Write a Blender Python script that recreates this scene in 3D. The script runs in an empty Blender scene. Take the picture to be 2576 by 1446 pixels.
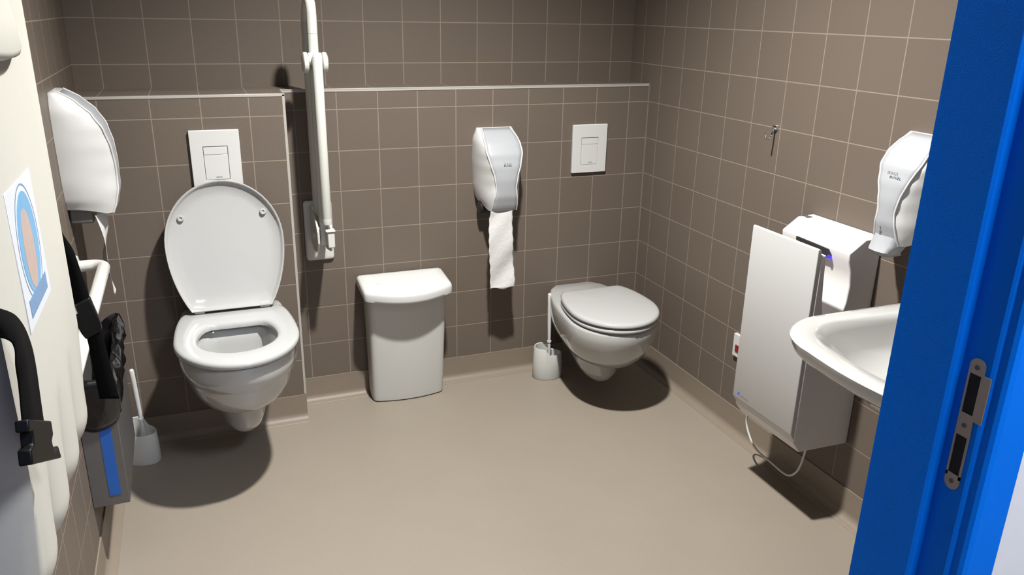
import bpy, bmesh, math, random
from mathutils import Matrix, Vector

random.seed(7)
PI = math.pi
sc = bpy.context.scene
COL = sc.collection

# ------------------------------------------------------------------ camera
cam_d = bpy.data.cameras.new('camera')
cam_d.sensor_fit = 'HORIZONTAL'
cam_d.sensor_width = 36.0
cam_d.lens = 2000.1 / 2576.0 * 36.0
cam_d.clip_start = 0.02
cam = bpy.data.objects.new('camera', cam_d)
COL.objects.link(cam)
RX = Vector((0.9297425665711803, -0.3677512667482932, 0.018378403373569357))
RY = Vector((-0.1049351451536816, -0.3124773281437674, -0.9441115054408925))
RZ = Vector((0.352941036459508, 0.87585211377225, -0.32911350562033603))
m = Matrix((RX, -RY, -RZ)).transposed().to_4x4()
m.translation = Vector((-1.7854, -2.9454, 1.4937))
cam.matrix_world = m
sc.camera = cam

# ------------------------------------------------------------------ world, light, exposure
w = bpy.data.worlds.new('world')
w.use_nodes = True
w.node_tree.nodes['Background'].inputs[0].default_value = (0.6, 0.7, 0.85, 1)
w.node_tree.nodes['Background'].inputs[1].default_value = 0.0
sc.world = w
sc.view_settings.view_transform = 'Standard'
sc.view_settings.look = 'None'
sc.view_settings.exposure = 0.0
sc.view_settings.gamma = 1.0
sc.view_settings.use_curve_mapping = False
sc.cycles.use_denoising = True
sc.cycles.max_bounces = 8

LX, LY, LZ = -1.08, -1.20, 2.56          # the recessed ceiling lamp
sp = bpy.data.lights.new('ceiling_lamp_beam', 'SPOT')
sp.energy = 515.0
sp.color = (1.0, 0.985, 0.955)
sp.shadow_soft_size = 0.045
sp.spot_size = math.radians(135)
sp.spot_blend = 1.0
spo = bpy.data.objects.new('ceiling_lamp_beam', sp)
spo.location = (LX, LY, LZ - 0.035)
COL.objects.link(spo)

# ------------------------------------------------------------------ helpers
def lin(r, g, b):
    f = lambda c: (c / 255 / 12.92) if c / 255 <= 0.04045 else ((c / 255 + 0.055) / 1.055) ** 2.4
    return (f(r), f(g), f(b), 1.0)

def new_mat(name):
    mt = bpy.data.materials.new(name)
    mt.use_nodes = True
    nt = mt.node_tree
    return mt, nt, nt.nodes['Principled BSDF']

def paint(name, rgb, rough=0.4, metal=0.0, coat=0.0, var=0.03, scale=30.0, bump=0.0, bscale=200.0, emit=0.0, spec=0.5):
    mt, nt, p = new_mat(name)
    N, L = nt.nodes, nt.links
    tc = N.new('ShaderNodeTexCoord')
    nz = N.new('ShaderNodeTexNoise'); nz.inputs['Scale'].default_value = scale
    nz.inputs['Detail'].default_value = 4
    L.new(tc.outputs['Object'], nz.inputs['Vector'])
    mr = N.new('ShaderNodeMapRange')
    mr.inputs['To Min'].default_value = 1 - var; mr.inputs['To Max'].default_value = 1 + var
    L.new(nz.outputs['Fac'], mr.inputs['Value'])
    mx = N.new('ShaderNodeVectorMath'); mx.operation = 'SCALE'
    mx.inputs[0].default_value = lin(*rgb)[:3]
    L.new(mr.outputs['Result'], mx.inputs['Scale'])
    L.new(mx.outputs['Vector'], p.inputs['Base Color'])
    p.inputs['Roughness'].default_value = rough
    p.inputs['Metallic'].default_value = metal
    p.inputs['Coat Weight'].default_value = coat
    p.inputs['Coat Roughness'].default_value = 0.05
    p.inputs['Specular IOR Level'].default_value = spec
    if bump:
        n2 = N.new('ShaderNodeTexNoise'); n2.inputs['Scale'].default_value = bscale
        L.new(tc.outputs['Object'], n2.inputs['Vector'])
        b = N.new('ShaderNodeBump'); b.inputs['Strength'].default_value = bump
        b.inputs['Distance'].default_value = 0.002
        L.new(n2.outputs['Fac'], b.inputs['Height'])
        L.new(b.outputs['Normal'], p.inputs['Normal'])
    if emit:
        p.inputs['Emission Color'].default_value = lin(*rgb)
        p.inputs['Emission Strength'].default_value = emit
    return mt

TILE = 0.15
def tile_mat(name, ua, u0, va, v0, grout=0.0034):
    """square glazed wall tiles with light joints, laid out in world metres"""
    mt, nt, p = new_mat(name)
    N, L = nt.nodes, nt.links
    geo = N.new('ShaderNodeNewGeometry')
    sx = N.new('ShaderNodeSeparateXYZ'); L.new(geo.outputs['Position'], sx.inputs[0])
    def mth(op, a, b=None):
        n = N.new('ShaderNodeMath'); n.operation = op
        for i, v in enumerate((a, b)):
            if v is None: continue
            if isinstance(v, (int, float)): n.inputs[i].default_value = v
            else: L.new(v, n.inputs[i])
        return n.outputs[0]
    def axis(a, o):
        t = mth('DIVIDE', mth('SUBTRACT', sx.outputs['XYZ'.index(a.upper())], o), TILE)
        fr = mth('FRACT', t)
        d = mth('MULTIPLY', mth('MINIMUM', fr, mth('SUBTRACT', 1.0, fr)), TILE)
        return mth('FLOOR', t), d
    fu, du = axis(ua, u0); fv, dv = axis(va, v0)
    dmin = mth('MINIMUM', du, dv)
    mr = N.new('ShaderNodeMapRange'); mr.interpolation_type = 'SMOOTHSTEP'
    mr.inputs['From Min'].default_value = grout * 0.5 - 0.0006
    mr.inputs['From Max'].default_value = grout * 0.5 + 0.0008
    L.new(dmin, mr.inputs['Value'])
    cb = N.new('ShaderNodeCombineXYZ'); L.new(fu, cb.inputs[0]); L.new(fv, cb.inputs[1])
    wn = N.new('ShaderNodeTexWhiteNoise'); L.new(cb.outputs[0], wn.inputs['Vector'])
    nz = N.new('ShaderNodeTexNoise'); nz.inputs['Scale'].default_value = 260; nz.inputs['Detail'].default_value = 3
    L.new(geo.outputs['Position'], nz.inputs['Vector'])
    v = mth('ADD', mth('MULTIPLY', wn.outputs['Value'], 0.05), mth('MULTIPLY', nz.outputs['Fac'], 0.24))
    v = mth('ADD', v, 0.855)
    vm = N.new('ShaderNodeVectorMath'); vm.operation = 'SCALE'; vm.inputs[0].default_value = lin(*TILE_RGB)[:3]
    L.new(v, vm.inputs['Scale'])
    mix = N.new('ShaderNodeMix'); mix.data_type = 'RGBA'
    mix.inputs['A'].default_value = lin(*GROUT_RGB)
    L.new(mr.outputs['Result'], mix.inputs['Factor'])
    L.new(vm.outputs['Vector'], mix.inputs['B'])
    L.new(mix.outputs['Result'], p.inputs['Base Color'])
    rr = N.new('ShaderNodeMapRange'); rr.inputs['To Min'].default_value = 0.85; rr.inputs['To Max'].default_value = 0.5
    L.new(mr.outputs['Result'], rr.inputs['Value']); L.new(rr.outputs['Result'], p.inputs['Roughness'])
    p.inputs['Specular IOR Level'].default_value = 0.3
    b = N.new('ShaderNodeBump'); b.inputs['Strength'].default_value = 0.5; b.inputs['Distance'].default_value = 0.001
    L.new(mr.outputs['Result'], b.inputs['Height']); L.new(b.outputs['Normal'], p.inputs['Normal'])
    return mt

def floor_mat(name, rgb):
    mt, nt, p = new_mat(name)
    N, L = nt.nodes, nt.links
    geo = N.new('ShaderNodeNewGeometry')
    n1 = N.new('ShaderNodeTexNoise'); n1.inputs['Scale'].default_value = 320; n1.inputs['Detail'].default_value = 2
    n2 = N.new('ShaderNodeTexNoise'); n2.inputs['Scale'].default_value = 5
    vo = N.new('ShaderNodeTexVoronoi'); vo.inputs['Scale'].default_value = 140
    for n in (n1, n2, vo): L.new(geo.outputs['Position'], n.inputs['Vector'])
    def mr(src, a, b, f0=0.0, f1=1.0):
        n = N.new('ShaderNodeMapRange'); n.inputs['From Min'].default_value = f0; n.inputs['From Max'].default_value = f1
        n.inputs['To Min'].default_value = a; n.inputs['To Max'].default_value = b
        L.new(src, n.inputs['Value']); return n.outputs['Result']
    def mul(a, b):
        n = N.new('ShaderNodeMath'); n.operation = 'MULTIPLY'; L.new(a, n.inputs[0]); L.new(b, n.inputs[1]); return n.outputs[0]
    f = mul(mul(mr(n1.outputs['Fac'], 0.82, 1.18), mr(n2.outputs['Fac'], 0.96, 1.04)), mr(vo.outputs['Distance'], 0.86, 1.0, 0.0, 0.18))
    vm = N.new('ShaderNodeVectorMath'); vm.operation = 'SCALE'; vm.inputs[0].default_value = lin(*rgb)[:3]
    L.new(f, vm.inputs['Scale']); L.new(vm.outputs['Vector'], p.inputs['Base Color'])
    p.inputs['Roughness'].default_value = 0.48
    p.inputs['Specular IOR Level'].default_value = 0.35
    return mt

TILE_RGB = (96, 86, 77)
GROUT_RGB = (126, 115, 103)
FLOOR_RGB = (130, 121, 109)
ZR = 1.145 - 7 * TILE
M = {
    'tile_low': tile_mat('tile_low', 'x', -0.0935, 'z', ZR),
    'tile_left': tile_mat('tile_left_box', 'x', -1.6034, 'z', ZR),
    'tile_upper': tile_mat('tile_upper', 'x', -0.102, 'z', ZR),
    'tile_right': tile_mat('tile_right', 'y', -0.0829, 'z', ZR),
    'tile_leftwall': tile_mat('tile_leftwall', 'y', -0.045, 'z', ZR),
    'tile_front': tile_mat('tile_front', 'x', -0.1, 'z', ZR),
    'ledge_r': tile_mat('tile_ledge', 'x', -0.102, 'y', 0.16, 0.003),
    'ledge_l': tile_mat('tile_ledge_left', 'x', -1.6034, 'y', 0.16, 0.003),
    'floor': floor_mat('vinyl_floor', FLOOR_RGB),
    'cove': floor_mat('vinyl_cove_shaded', (121, 110, 97)),  # same vinyl as the floor, shade of upright faces put into its colour
    'trim': paint('tile_trim', (160, 155, 148), 0.35),
    'ceil': paint('ceiling_paint', (120, 119, 117), 0.8),
    'white_wall': paint('corridor_paint', (200, 200, 202), 0.7),
    'ceramic': paint('white_ceramic', (164, 164, 161), 0.09, coat=0.5, var=0.01),
    'seat': paint('white_seat_plastic', (163, 163, 161), 0.16, var=0.01),
    'plastic': paint('white_plastic', (188, 188, 186), 0.32, var=0.01),
    'binwhite': paint('bin_plastic', (181, 181, 176), 0.42, var=0.01),
    'cover': paint('grey_translucent_cover', (150, 152, 155), 0.35, var=0.01),
    'plate': paint('flush_plate_plastic', (191, 191, 188), 0.3, var=0.01),
    'tube': paint('white_coated_tube', (190, 190, 183), 0.25, var=0.01),
    'paper': paint('tissue_paper', (188, 187, 185), 0.95, var=0.03, scale=60, bump=0.5, bscale=90),
    'dryer': paint('dryer_plastic', (212, 209, 206), 0.28, var=0.01),
    'dryer_grey': paint('dryer_side', (190, 183, 174), 0.4, var=0.01),
    'dark': paint('dark_plastic', (38, 36, 38), 0.35),
    'led': paint('blue_led', (40, 30, 255), 0.3, emit=3.0),
    'beige': paint('cream_plastic', (168, 166, 157), 0.5, var=0.015, bump=0.12, bscale=900),
    'web': paint('black_webbing', (6, 5, 5), 0.95, bump=0.3, bscale=700, spec=0.08),
    'buckle': paint('black_buckle', (6, 6, 6), 0.45, spec=0.2),
    'steel': paint('brushed_steel', (104, 102, 101), 0.36, metal=0.45, var=0.05, scale=120),
    'steel_dark': paint('steel_plate', (150, 142, 134), 0.4, metal=0.7, var=0.05, scale=200),
    'bag': paint('black_bag_film', (14, 14, 15), 0.16, coat=0.3, var=0.2, bump=0.5, bscale=45),
    'bluestripe': paint('blue_stripe', (30, 84, 160), 0.45),
    'chrome': paint('chrome', (225, 225, 228), 0.06, metal=1.0, var=0.0),
    'blue': paint('blue_paint', (0, 98, 200), 0.55, spec=0.06, var=0.03, scale=60, bump=0.1, bscale=600),
    'hole_shade': paint('latch_hole_shade', (9, 9, 12), 0.9),  # near-black colour standing in for the shade inside the lock openings
    'red': paint('red_rocker', (120, 30, 36), 0.35),
    'ink': paint('grey_print', (122, 120, 120), 0.6),
    'inkfaint': paint('faint_print', (196, 196, 193), 0.6),
    'inkblue': paint('blue_print', (60, 96, 200), 0.5),
    'card': paint('white_label_card', (180, 183, 188), 0.4),
    'sky': paint('label_blue', (96, 140, 172), 0.45, var=0.12, scale=40),
    'tan': paint('label_tan', (156, 137, 128), 0.5, var=0.12, scale=60),
    'deepblue': paint('label_band', (94, 122, 152), 0.45, var=0.15, scale=90),
    'rubber': paint('grey_rubber', (190, 188, 182), 0.6),
    'lamp': paint('lamp_glass', (255, 246, 230), 0.4, emit=2.0),
    'panel': paint('corridor_lamp_panel', (236, 242, 255), 0.4, emit=74.0),
    'groove': paint('dark_gap', (70, 68, 66), 0.7),
}

def tag(o, label, cat, group=None):
    o['label'] = label; o['category'] = cat
    if group: o['group'] = group
    return o

def thing(name, loc, label, cat, group=None):
    o = bpy.data.objects.new(name, None)
    o.empty_display_size = 0.05
    COL.objects.link(o); o.location = loc
    return tag(o, label, cat, group)

def wloc(o):
    v = Vector((0, 0, 0))
    while o is not None:
        v = v + o.location; o = o.parent
    return v

def mk(name, vf, mat, parent=None, loc=None, smooth=True, angle=40, bevel=0.0, seg=3, subsurf=0, solid=0.0, kind=None, recalc=True, label=None):
    """verts are given in world metres; the object's origin is its loc (or its parent's)"""
    vs, fs = vf[0], vf[1]
    o0 = Vector(loc) if loc is not None else (wloc(parent) if parent is not None else Vector((0, 0, 0)))
    me = bpy.data.meshes.new(name)
    me.from_pydata([tuple(Vector(v) - o0) for v in vs], [], fs)
    if recalc:
        bm = bmesh.new(); bm.from_mesh(me)
        bmesh.ops.recalc_face_normals(bm, faces=bm.faces[:])
        bm.to_mesh(me); bm.free()
    if isinstance(mat, (list, tuple)):
        for q in mat: me.materials.append(q)
        for pl, mi in zip(me.polygons, vf[2]): pl.material_index = mi
    else:
        me.materials.append(mat)
    if smooth:
        me.shade_smooth(); me.set_sharp_from_angle(angle=math.radians(angle))
    o = bpy.data.objects.new(name, me); COL.objects.link(o)
    if parent is not None:
        o.parent = parent
        o.location = o0 - wloc(parent)
    else:
        o.location = o0
    if solid:
        md = o.modifiers.new('solid', 'SOLIDIFY'); md.thickness = solid; md.offset = 0
    if subsurf:
        md = o.modifiers.new('sub', 'SUBSURF'); md.levels = subsurf; md.render_levels = subsurf
    if bevel:
        md = o.modifiers.new('bev', 'BEVEL'); md.width = bevel; md.segments = seg
        md.limit_method = 'ANGLE'; md.angle_limit = math.radians(35)
    if kind: o['kind'] = kind
    if label: o['label'] = label
    return o

def box(x0, x1, y0, y1, z0, z1):
    v = [(x0, y0, z0), (x1, y0, z0), (x1, y1, z0), (x0, y1, z0), (x0, y0, z1), (x1, y0, z1), (x1, y1, z1), (x0, y1, z1)]
    f = [(0, 3, 2, 1), (4, 5, 6, 7), (0, 1, 5, 4), (1, 2, 6, 5), (2, 3, 7, 6), (3, 0, 4, 7)]
    return v, f

def join(*ms):
    V, F = [], []
    for q in ms:
        o = len(V); V += list(q[0]); F += [tuple(i + o for i in f) for f in q[1]]
    return V, F

def loft(rings, cap0=True, cap1=True, close=True):
    n = len(rings[0]); V = [p for r in rings for p in r]; F = []
    for i in range(len(rings) - 1):
        for j in range(n if close else n - 1):
            k = (j + 1) % n
            F.append((i * n + j, i * n + k, (i + 1) * n + k, (i + 1) * n + j))
    if cap0: F.append(tuple(range(n - 1, -1, -1)))
    if cap1: F.append(tuple((len(rings) - 1) * n + j for j in range(n)))
    return V, F

def smooth_path(pts, n=8):
    """Catmull-Rom through the points"""
    P = [Vector(p) for p in pts]; out = []
    for i in range(len(P) - 1):
        p0 = P[max(i - 1, 0)]; p1 = P[i]; p2 = P[i + 1]; p3 = P[min(i + 2, len(P) - 1)]
        for k in range(n):
            t = k / n
            out.append(0.5 * ((2 * p1) + (p2 - p0) * t + (2 * p0 - 5 * p1 + 4 * p2 - p3) * t * t + (3 * p1 - p0 - 3 * p2 + p3) * t ** 3))
    out.append(P[-1]); return out

def tube(pts, r, n=14, caps=True, round_ends=False):
    P = [Vector(p) for p in pts]; rings = []
    t0 = (P[1] - P[0]).normalized()
    a = Vector((0, 0, 1)) if abs(t0.z) < 0.9 else Vector((1, 0, 0))
    u = t0.cross(a).normalized()
    rad = r if callable(r) else (lambda s: r)
    for i, p in enumerate(P):
        t = ((P[min(i + 1, len(P) - 1)] - P[max(i - 1, 0)])).normalized()
        u = (u - t * u.dot(t)).normalized(); v = t.cross(u)
        rr = rad(i / (len(P) - 1))
        rings.append([p + (u * math.cos(q) + v * math.sin(q)) * rr for q in [2 * PI * k / n for k in range(n)]])
    if round_ends:
        def endring(p, t, ring):
            return [[p + t * (0.5 * s) + (Vector(x) - p) * c for x in ring] for s, c in ((rad(1) * 1.2, 0.8), (rad(1) * 1.7, 0.4))]
        rings = rings + endring(P[-1], (P[-1] - P[-2]).normalized(), rings[-1])
        rings = endring(P[0], (P[0] - P[1]).normalized(), rings[0])[::-1] + rings
    return loft(rings, caps, caps)

def arc_path(p0, corner, p1, r, n=8):
    """straight-round-straight: points round the corner with radius r"""
    p0, c, p1 = Vector(p0), Vector(corner), Vector(p1)
    a = (p0 - c).normalized(); b = (p1 - c).normalized()
    out = []
    for k in range(n + 1):
        t = k / n * PI / 2
        out.append(c + a * r * (1 - math.sin(t)) + b * r * (1 - math.cos(t)))
    return out

def lathe(prof, axis_p, axis='z', n=24):
    """prof: list of (radius, height)"""
    rings = []
    for r, h in prof:
        ring = []
        for k in range(n):
            t = 2 * PI * k / n; c, s = math.cos(t) * r, math.sin(t) * r
            q = {'z': (c, s, h), 'x': (h, c, s), 'y': (c, h, s)}[axis]
            ring.append((axis_p[0] + q[0], axis_p[1] + q[1], axis_p[2] + q[2]))
        rings.append(ring)
    return loft(rings)

def rrect(hw, hd, r, n=5, cx=0, cy=0):
    out = []
    for (sx, sy, a0) in ((1, 1, 0), (-1, 1, PI / 2), (-1, -1, PI), (1, -1, 1.5 * PI)):
        for k in range(n + 1):
            t = a0 + k / n * PI / 2
            out.append((cx + sx * (hw - r) + r * math.cos(t), cy + sy * (hd - r) + r * math.sin(t)))
    return out

def text_mesh(name, s, size, fn, mat, parent, thick=0.0004):
    """flat lettering; fn(u, v, d) maps letter plane to world"""
    cu = bpy.data.curves.new(name, 'FONT'); cu.body = s; cu.size = size; cu.align_x = 'CENTER'; cu.align_y = 'CENTER'
    cu.extrude = thick
    ob = bpy.data.objects.new(name + '_src', cu); COL.objects.link(ob)
    bpy.context.view_layer.update()
    me = bpy.data.meshes.new_from_object(ob.evaluated_get(bpy.context.evaluated_depsgraph_get()))
    vs = [fn(v.co.x, v.co.y, v.co.z) for v in me.vertices]; fs = [tuple(p.vertices) for p in me.polygons]
    bpy.data.objects.remove(ob); bpy.data.curves.remove(cu); bpy.data.meshes.remove(me)
    return mk(name, (vs, fs), mat, parent, smooth=False, recalc=False)

# ------------------------------------------------------------------ room shell
XL = -2.14                 # left wall
YB = 0.164                 # upper back wall
YF = -0.1365               # front of the boxed-in left section
XE = -1.488                # its right edge
ZL = 1.215                 # ledge height
YD = -2.278                # room face of the door wall
YC = -2.405                # corridor face of the door wall
ZC = 2.56

def structure(o): o['kind'] = 'structure'; return o

mk('floor', box(XL - 0.1, 0.1, YC, YB + 0.1, -0.1, 0.0), M['floor'], smooth=False, kind='structure')
mk('ceiling', box(XL - 0.1, 0.1, YC, YB + 0.1, ZC, ZC + 0.1), M['ceil'], smooth=False, kind='structure')
mk('wall_back', box(XL - 0.1, 0.1, YB, YB + 0.1, 0, ZC), M['tile_upper'], smooth=False, kind='structure')
mk('wall_right', box(0, 0.1, YC, YB, 0, ZC), M['tile_right'], smooth=False, kind='structure')
mk('wall_left', box(XL - 0.1, XL, YC, YB, 0, ZC), M['tile_leftwall'], smooth=False, kind='structure')
v, f = box(XE, 0, 0, YB, 0, ZL)
mk('wall_back_lower', (v, f, [0, 1, 0, 0, 0, 0]), [M['tile_low'], M['ledge_r']], smooth=False, kind='structure', recalc=False)
v, f = box(XL, XE, YF, YB, 0, ZL)
mk('wall_left_lower', (v, f, [0, 1, 0, 2, 0, 0]), [M['tile_left'], M['ledge_l'], M['tile_right']], smooth=False, kind='structure', recalc=False)
# door wall: pieces left and right of the opening and the lintel
xr, xl_, zt = -0.92, -2.080, 2.16
mk('wall_front', join(box(xr, 0, YC + 0.02, YD, 0, ZC), box(XL, xl_, YC + 0.02, YD, 0, ZC), box(xl_, xr, YC + 0.02, YD, zt, ZC)),
   M['tile_front'], smooth=False, kind='structure')
mk('wall_corridor', join(box(xr, 1.4, YC, YC + 0.02, 0, 2.7), box(-3.4, xl_, YC, YC + 0.02, 0, 2.7), box(xl_, xr, YC, YC + 0.02, zt, 2.7)),
   M['white_wall'], smooth=False, kind='structure')
mk('wall_corridor_far', join(box(-3.5, 1.5, -4.7, -4.6, 0, 2.7), box(-3.5, -3.4, -4.6, YC, 0, 2.7), box(1.4, 1.5, -4.6, YC, 0, 2.7)),
   M['white_wall'], smooth=False, kind='structure')
mk('floor_corridor', box(-3.5, 1.5, -4.7, YC, -0.1, 0), M['floor'], smooth=False, kind='structure')
mk('ceiling_corridor', box(-3.5, 1.5, -4.7, YC + 0.02, 2.7, 2.8), M['ceil'], smooth=False, kind='structure')

# coved vinyl skirting
def skirting(name, p0, p1, nrm, h=0.103, t=0.004, r=0.026):
    prof = [(0.0, h), (t, h), (t, r + 0.004)]
    for k in range(1, 7):
        a = k / 6 * PI / 2
        prof.append((t + r * (1 - math.cos(a)), 0.004 + r * (1 - math.sin(a))))
    prof += [(t + r + 0.004, 0.0006), (0.0, 0.0006)]
    rings = [[(p[0] + nrm[0] * d, p[1] + nrm[1] * d, z) for d, z in prof] for p in (p0, p1)]
    return mk(name, loft(rings), M['cove'], kind='structure', angle=50)
skirting('baseboard_back', (XE + 0.001, 0), (-0.03, 0), (0, -1))
skirting('baseboard_left_box', (XL + 0.03, YF), (XE, YF), (0, -1))
skirting('baseboard_right', (0, 0), (0, YD), (-1, 0))
skirting('baseboard_left', (XL, YF), (XL, YD), (1, 0))

# tile edge trims
mk('trim_1', box(XE, 0, -0.001, 0.008, ZL - 0.001, ZL + 0.0025), M['trim'], kind='structure', bevel=0.001, seg=2)
mk('trim_2', box(XE - 0.008, XE + 0.001, YF - 0.0015, YF + 0.008, 0.104, ZL), M['trim'], kind='structure', bevel=0.001, seg=2)
mk('trim_3', box(XL, XE + 0.001, YF - 0.0015, YF + 0.008, ZL - 0.007, ZL + 0.0025), M['trim'], kind='structure', bevel=0.001, seg=2)
mk('trim_4', box(XE + 0.001, 0, -0.0015, -0.0002, ZL - 0.008, ZL - 0.001), M['trim'], kind='structure')
mk('trim_5', box(-0.004, -0.0002, -0.0042, -0.0002, 0.104, ZL), M['cove'], kind='structure')

# ------------------------------------------------------------------ blue door frame
door = bpy.data.objects.new('door_1', None); COL.objects.link(door); door.location = (-1.47, YC, 0)
door['kind'] = 'structure'
JP = [(-1.0, -2.268), (-1.0, -2.352), (-0.997, -2.355), (-0.985, -2.355), (-0.985, -2.391), (-0.983, -2.394), (-0.980, -2.395),
      (-0.980, -2.404), (-0.977, -2.4085), (-0.970, -2.410), (-0.924, -2.410), (-0.924, -2.268)]
JP = [(x + .005, y) for x, y in JP]
def jamb(P):
    return loft([[(x, y, z) for x, y in P] for z in (0.0006, 2.15)])
mk('jamb', jamb(JP), M['blue'], door, smooth=False)
mk('jamb', jamb([(-3.005 - x, y) for x, y in JP]), M['blue'], door, smooth=False)
mk('header', loft([[(x, y, 2.10 + (-(xx) - 1.0) * -1.0) for (xx, y) in JP] for x in (-2.06, -0.94)]), M['blue'], door, smooth=False)
# strike plate on the rebate
def plate_piece(y0, y1, z0, z1): return box(-0.9818, -0.9801, y0, y1, z0, z1)
SY0, SY1 = -2.3655, -2.3850
def half_disc(yc, zc, r, s):
    pts = [(yc + r * math.cos(a), zc + s * r * math.sin(a)) for a in [PI * k / 12 for k in range(13)]]
    return loft([[(x, y, z) for y, z in pts] for x in (-0.9818, -0.9801)])
yc, rr_ = (SY0 + SY1) / 2, (SY0 - SY1) / 2
sp_ = join(plate_piece(SY1, SY0, 1.110, 1.120), half_disc(yc, 1.120, rr_, 1),
           plate_piece(-2.3680, SY0, 0.975, 1.110), plate_piece(SY1, -2.3825, 0.975, 1.110),
           plate_piece(-2.3825, -2.3680, 1.031, 1.060), plate_piece(SY1, SY0, 0.969, 0.980), half_disc(yc, 0.969, rr_, -1),
           plate_piece(-2.3945, SY1, 1.054, 1.112))
spl = mk('strike_plate', sp_, M['steel_dark'], door, smooth=False, label='grey steel strike plate with two slots')
mk('latch_hole_shade', box(-0.9807, -0.9801, -2.3825, -2.3680, 1.060, 1.110), M['hole_shade'], spl, smooth=False)  # thin black slab paints the dark of the latch opening, nothing is cut
mk('bolt_hole_shade', box(-0.9807, -0.9801, -2.3825, -2.3680, 0.980, 1.031), M['hole_shade'], spl, smooth=False)  # likewise a black slab for the shade in the bolt opening
for z in (1.119, 1.045, 0.970):
    mk('screw', lathe([(0.0028, -0.9828), (0.0028, -0.9816), (0.001, -0.9816)], (0, yc, z), 'x', 12), M['groove'], spl)

# ------------------------------------------------------------------ lamps of the place
dl = thing('ceiling_downlight', (LX, LY, ZC - 0.02), 'round recessed ceiling lamp above the middle of the floor', 'lamp')
mk('ring', lathe([(0.055, 0), (0.062, -0.012), (0.085, -0.012), (0.09, -0.001), (0.09, 0.0), (0.055, 0.0)], (LX, LY, ZC), 'z', 32), M['plastic'], dl)
mk('diffuser', lathe([(0.054, -0.004), (0.054, -0.001)], (LX, LY, ZC), 'z', 32), M['lamp'], dl)
cp = thing('corridor_ceiling_panel', (-.78, -3.25, 2.69), 'square lit ceiling panel in the corridor behind the doorway', 'lamp')
mk('frame', box(-1.10, -0.46, -3.57, -2.93, 2.688, 2.6995), M['plastic'], cp, smooth=False)
mk('diffuser', box(-1.08, -.48, -3.55, -2.95, 2.682, 2.6875), M['panel'], cp, smooth=False)

# ------------------------------------------------------------------ toilets
def outline(hw, d0, df, wb, db, nf=28, nb=10, pf=1.0, pb=0.6, nback=6):
    """closed ring of (u, d): widest hw at d0, rounded front at df, back width wb at db"""
    pts = []
    for k in range(nf + 1):
        t = PI * k / nf
        c, s = math.cos(t), math.sin(t)
        pts.append((hw * math.copysign(abs(c) ** pf, c), d0 + (df - d0) * s ** pf))
    left = []
    for k in range(1, nb + 1):
        q = 1 - k / nb
        wv = wb + (hw - wb) * (1 - (1 - q) ** 2) ** pb if q < 1 else hw
        left.append((-wv, db + (d0 - db) * q))
    pts += left
    for k in range(1, nback):
        pts.append((-wb + 2 * wb * k / nback, db))
    pts += [(-u, d) for u, d in left[::-1]]
    return pts

class Frame:
    def __init__(s, cx, wy, shear): s.cx, s.wy, s.sh = cx, wy, shear
    def __call__(s, u, d, z): return (s.cx + u - s.sh * d, s.wy - d, z)

def toilet(fr, rim, lv, inner, mat):
    rings = [[fr(u, d, z + (q[7] if len(q) > 7 else 0) * (1 - d / q[3])) for u, d in outline(q[1], q[2], q[3], q[4], q[5], pb=q[6])] for q in lv for z in (q[0],)]
    rings += [[fr(u, d, z) for u, d in outline(hw, d0, df, wb, db)] for z, hw, d0, df, wb, db in inner]
    return loft(rings)

# left, accessible toilet, lid up
fL = Frame(-1.722, YF - 0.0005, 0.0)
t1 = thing('toilet', fL(0, 0.28, 0.0), 'white wall-hung toilet with its lid raised, left of the folding rail', 'toilet')
lv = [(0.136, .030, .14, .245, .022, .06, .6), (0.142, .052, .15, .290, .035, .03, .6), (0.158, .067, .16, .322, .05, 0, .6),
      (0.184, .0745, .165, .342, .060, 0, .6), (0.235, .076, .17, .352, .065, 0, .6), (0.272, .079, .18, .362, .068, 0, .6), (0.284, .096, .20, .405, .078, 0, .6),
      (0.298, .122, .23, .460, .09, 0, .6), (0.325, .146, .26, .510, .105, 0, .6), (0.362, .159, .28, .538, .125, 0, .6), (0.398, .164, .30, .551, .14, 0, .6),
      (0.412, .166, .31, .556, .15, 0, .6), (0.420, .175, .32, .566, .155, 0, .6), (0.45, .178, .33, .573, .16, 0, .6),
      (0.482, .179, .33, .576, .16, 0, .6), (0.493, .175, .33, .572, .157, .003, .6), (0.496, .165, .33, .56, .15, .01, .6)]
inn = [(0.496, .128, .37, .505, .09, .225), (0.488, .122, .37, .498, .085, .232), (0.44, .120, .37, .495, .08, .24),
       (0.38, .105, .36, .47, .07, .25), (0.33, .075, .35, .43, .05, .26), (0.30, .045, .34, .39, .03, .28), (0.295, .01, .335, .35, .008, .325)]
mk('bowl', toilet(fL, 0.496, lv, inn, None), M['ceramic'], t1, angle=50)
so = lambda s, dz: None
def ring_between(fr, z_rings):
    return loft([[fr(u, d, z) for u, d in outline(*p)] for z, p in z_rings], False, False)
A = (.187, .36, .588, .155, .125); B = (.119, .365, .492, .075, .248)
def ins(p, k): return (p[0] - k, p[1], p[2] - k, p[3] - k * .6, p[4] + k)
def seat_mesh(fr, z0, z1, A, B):
    r = 0.008
    zr = [(z0, ins(A, .004)), (z0 + .004, A), (z1 - r, A), (z1 - .002, ins(A, .004)), (z1, ins(A, .012)),
          (z1, ins(B, -.016)), (z1 - .003, ins(B, -.006)), (z1 - .010, B), (z0, B), (z0, ins(A, .004))]
    return ring_between(fr, zr)
seat = mk('seat', seat_mesh(fL, 0.500, 0.522, A, B), M['seat'], t1, angle=60)
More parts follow.
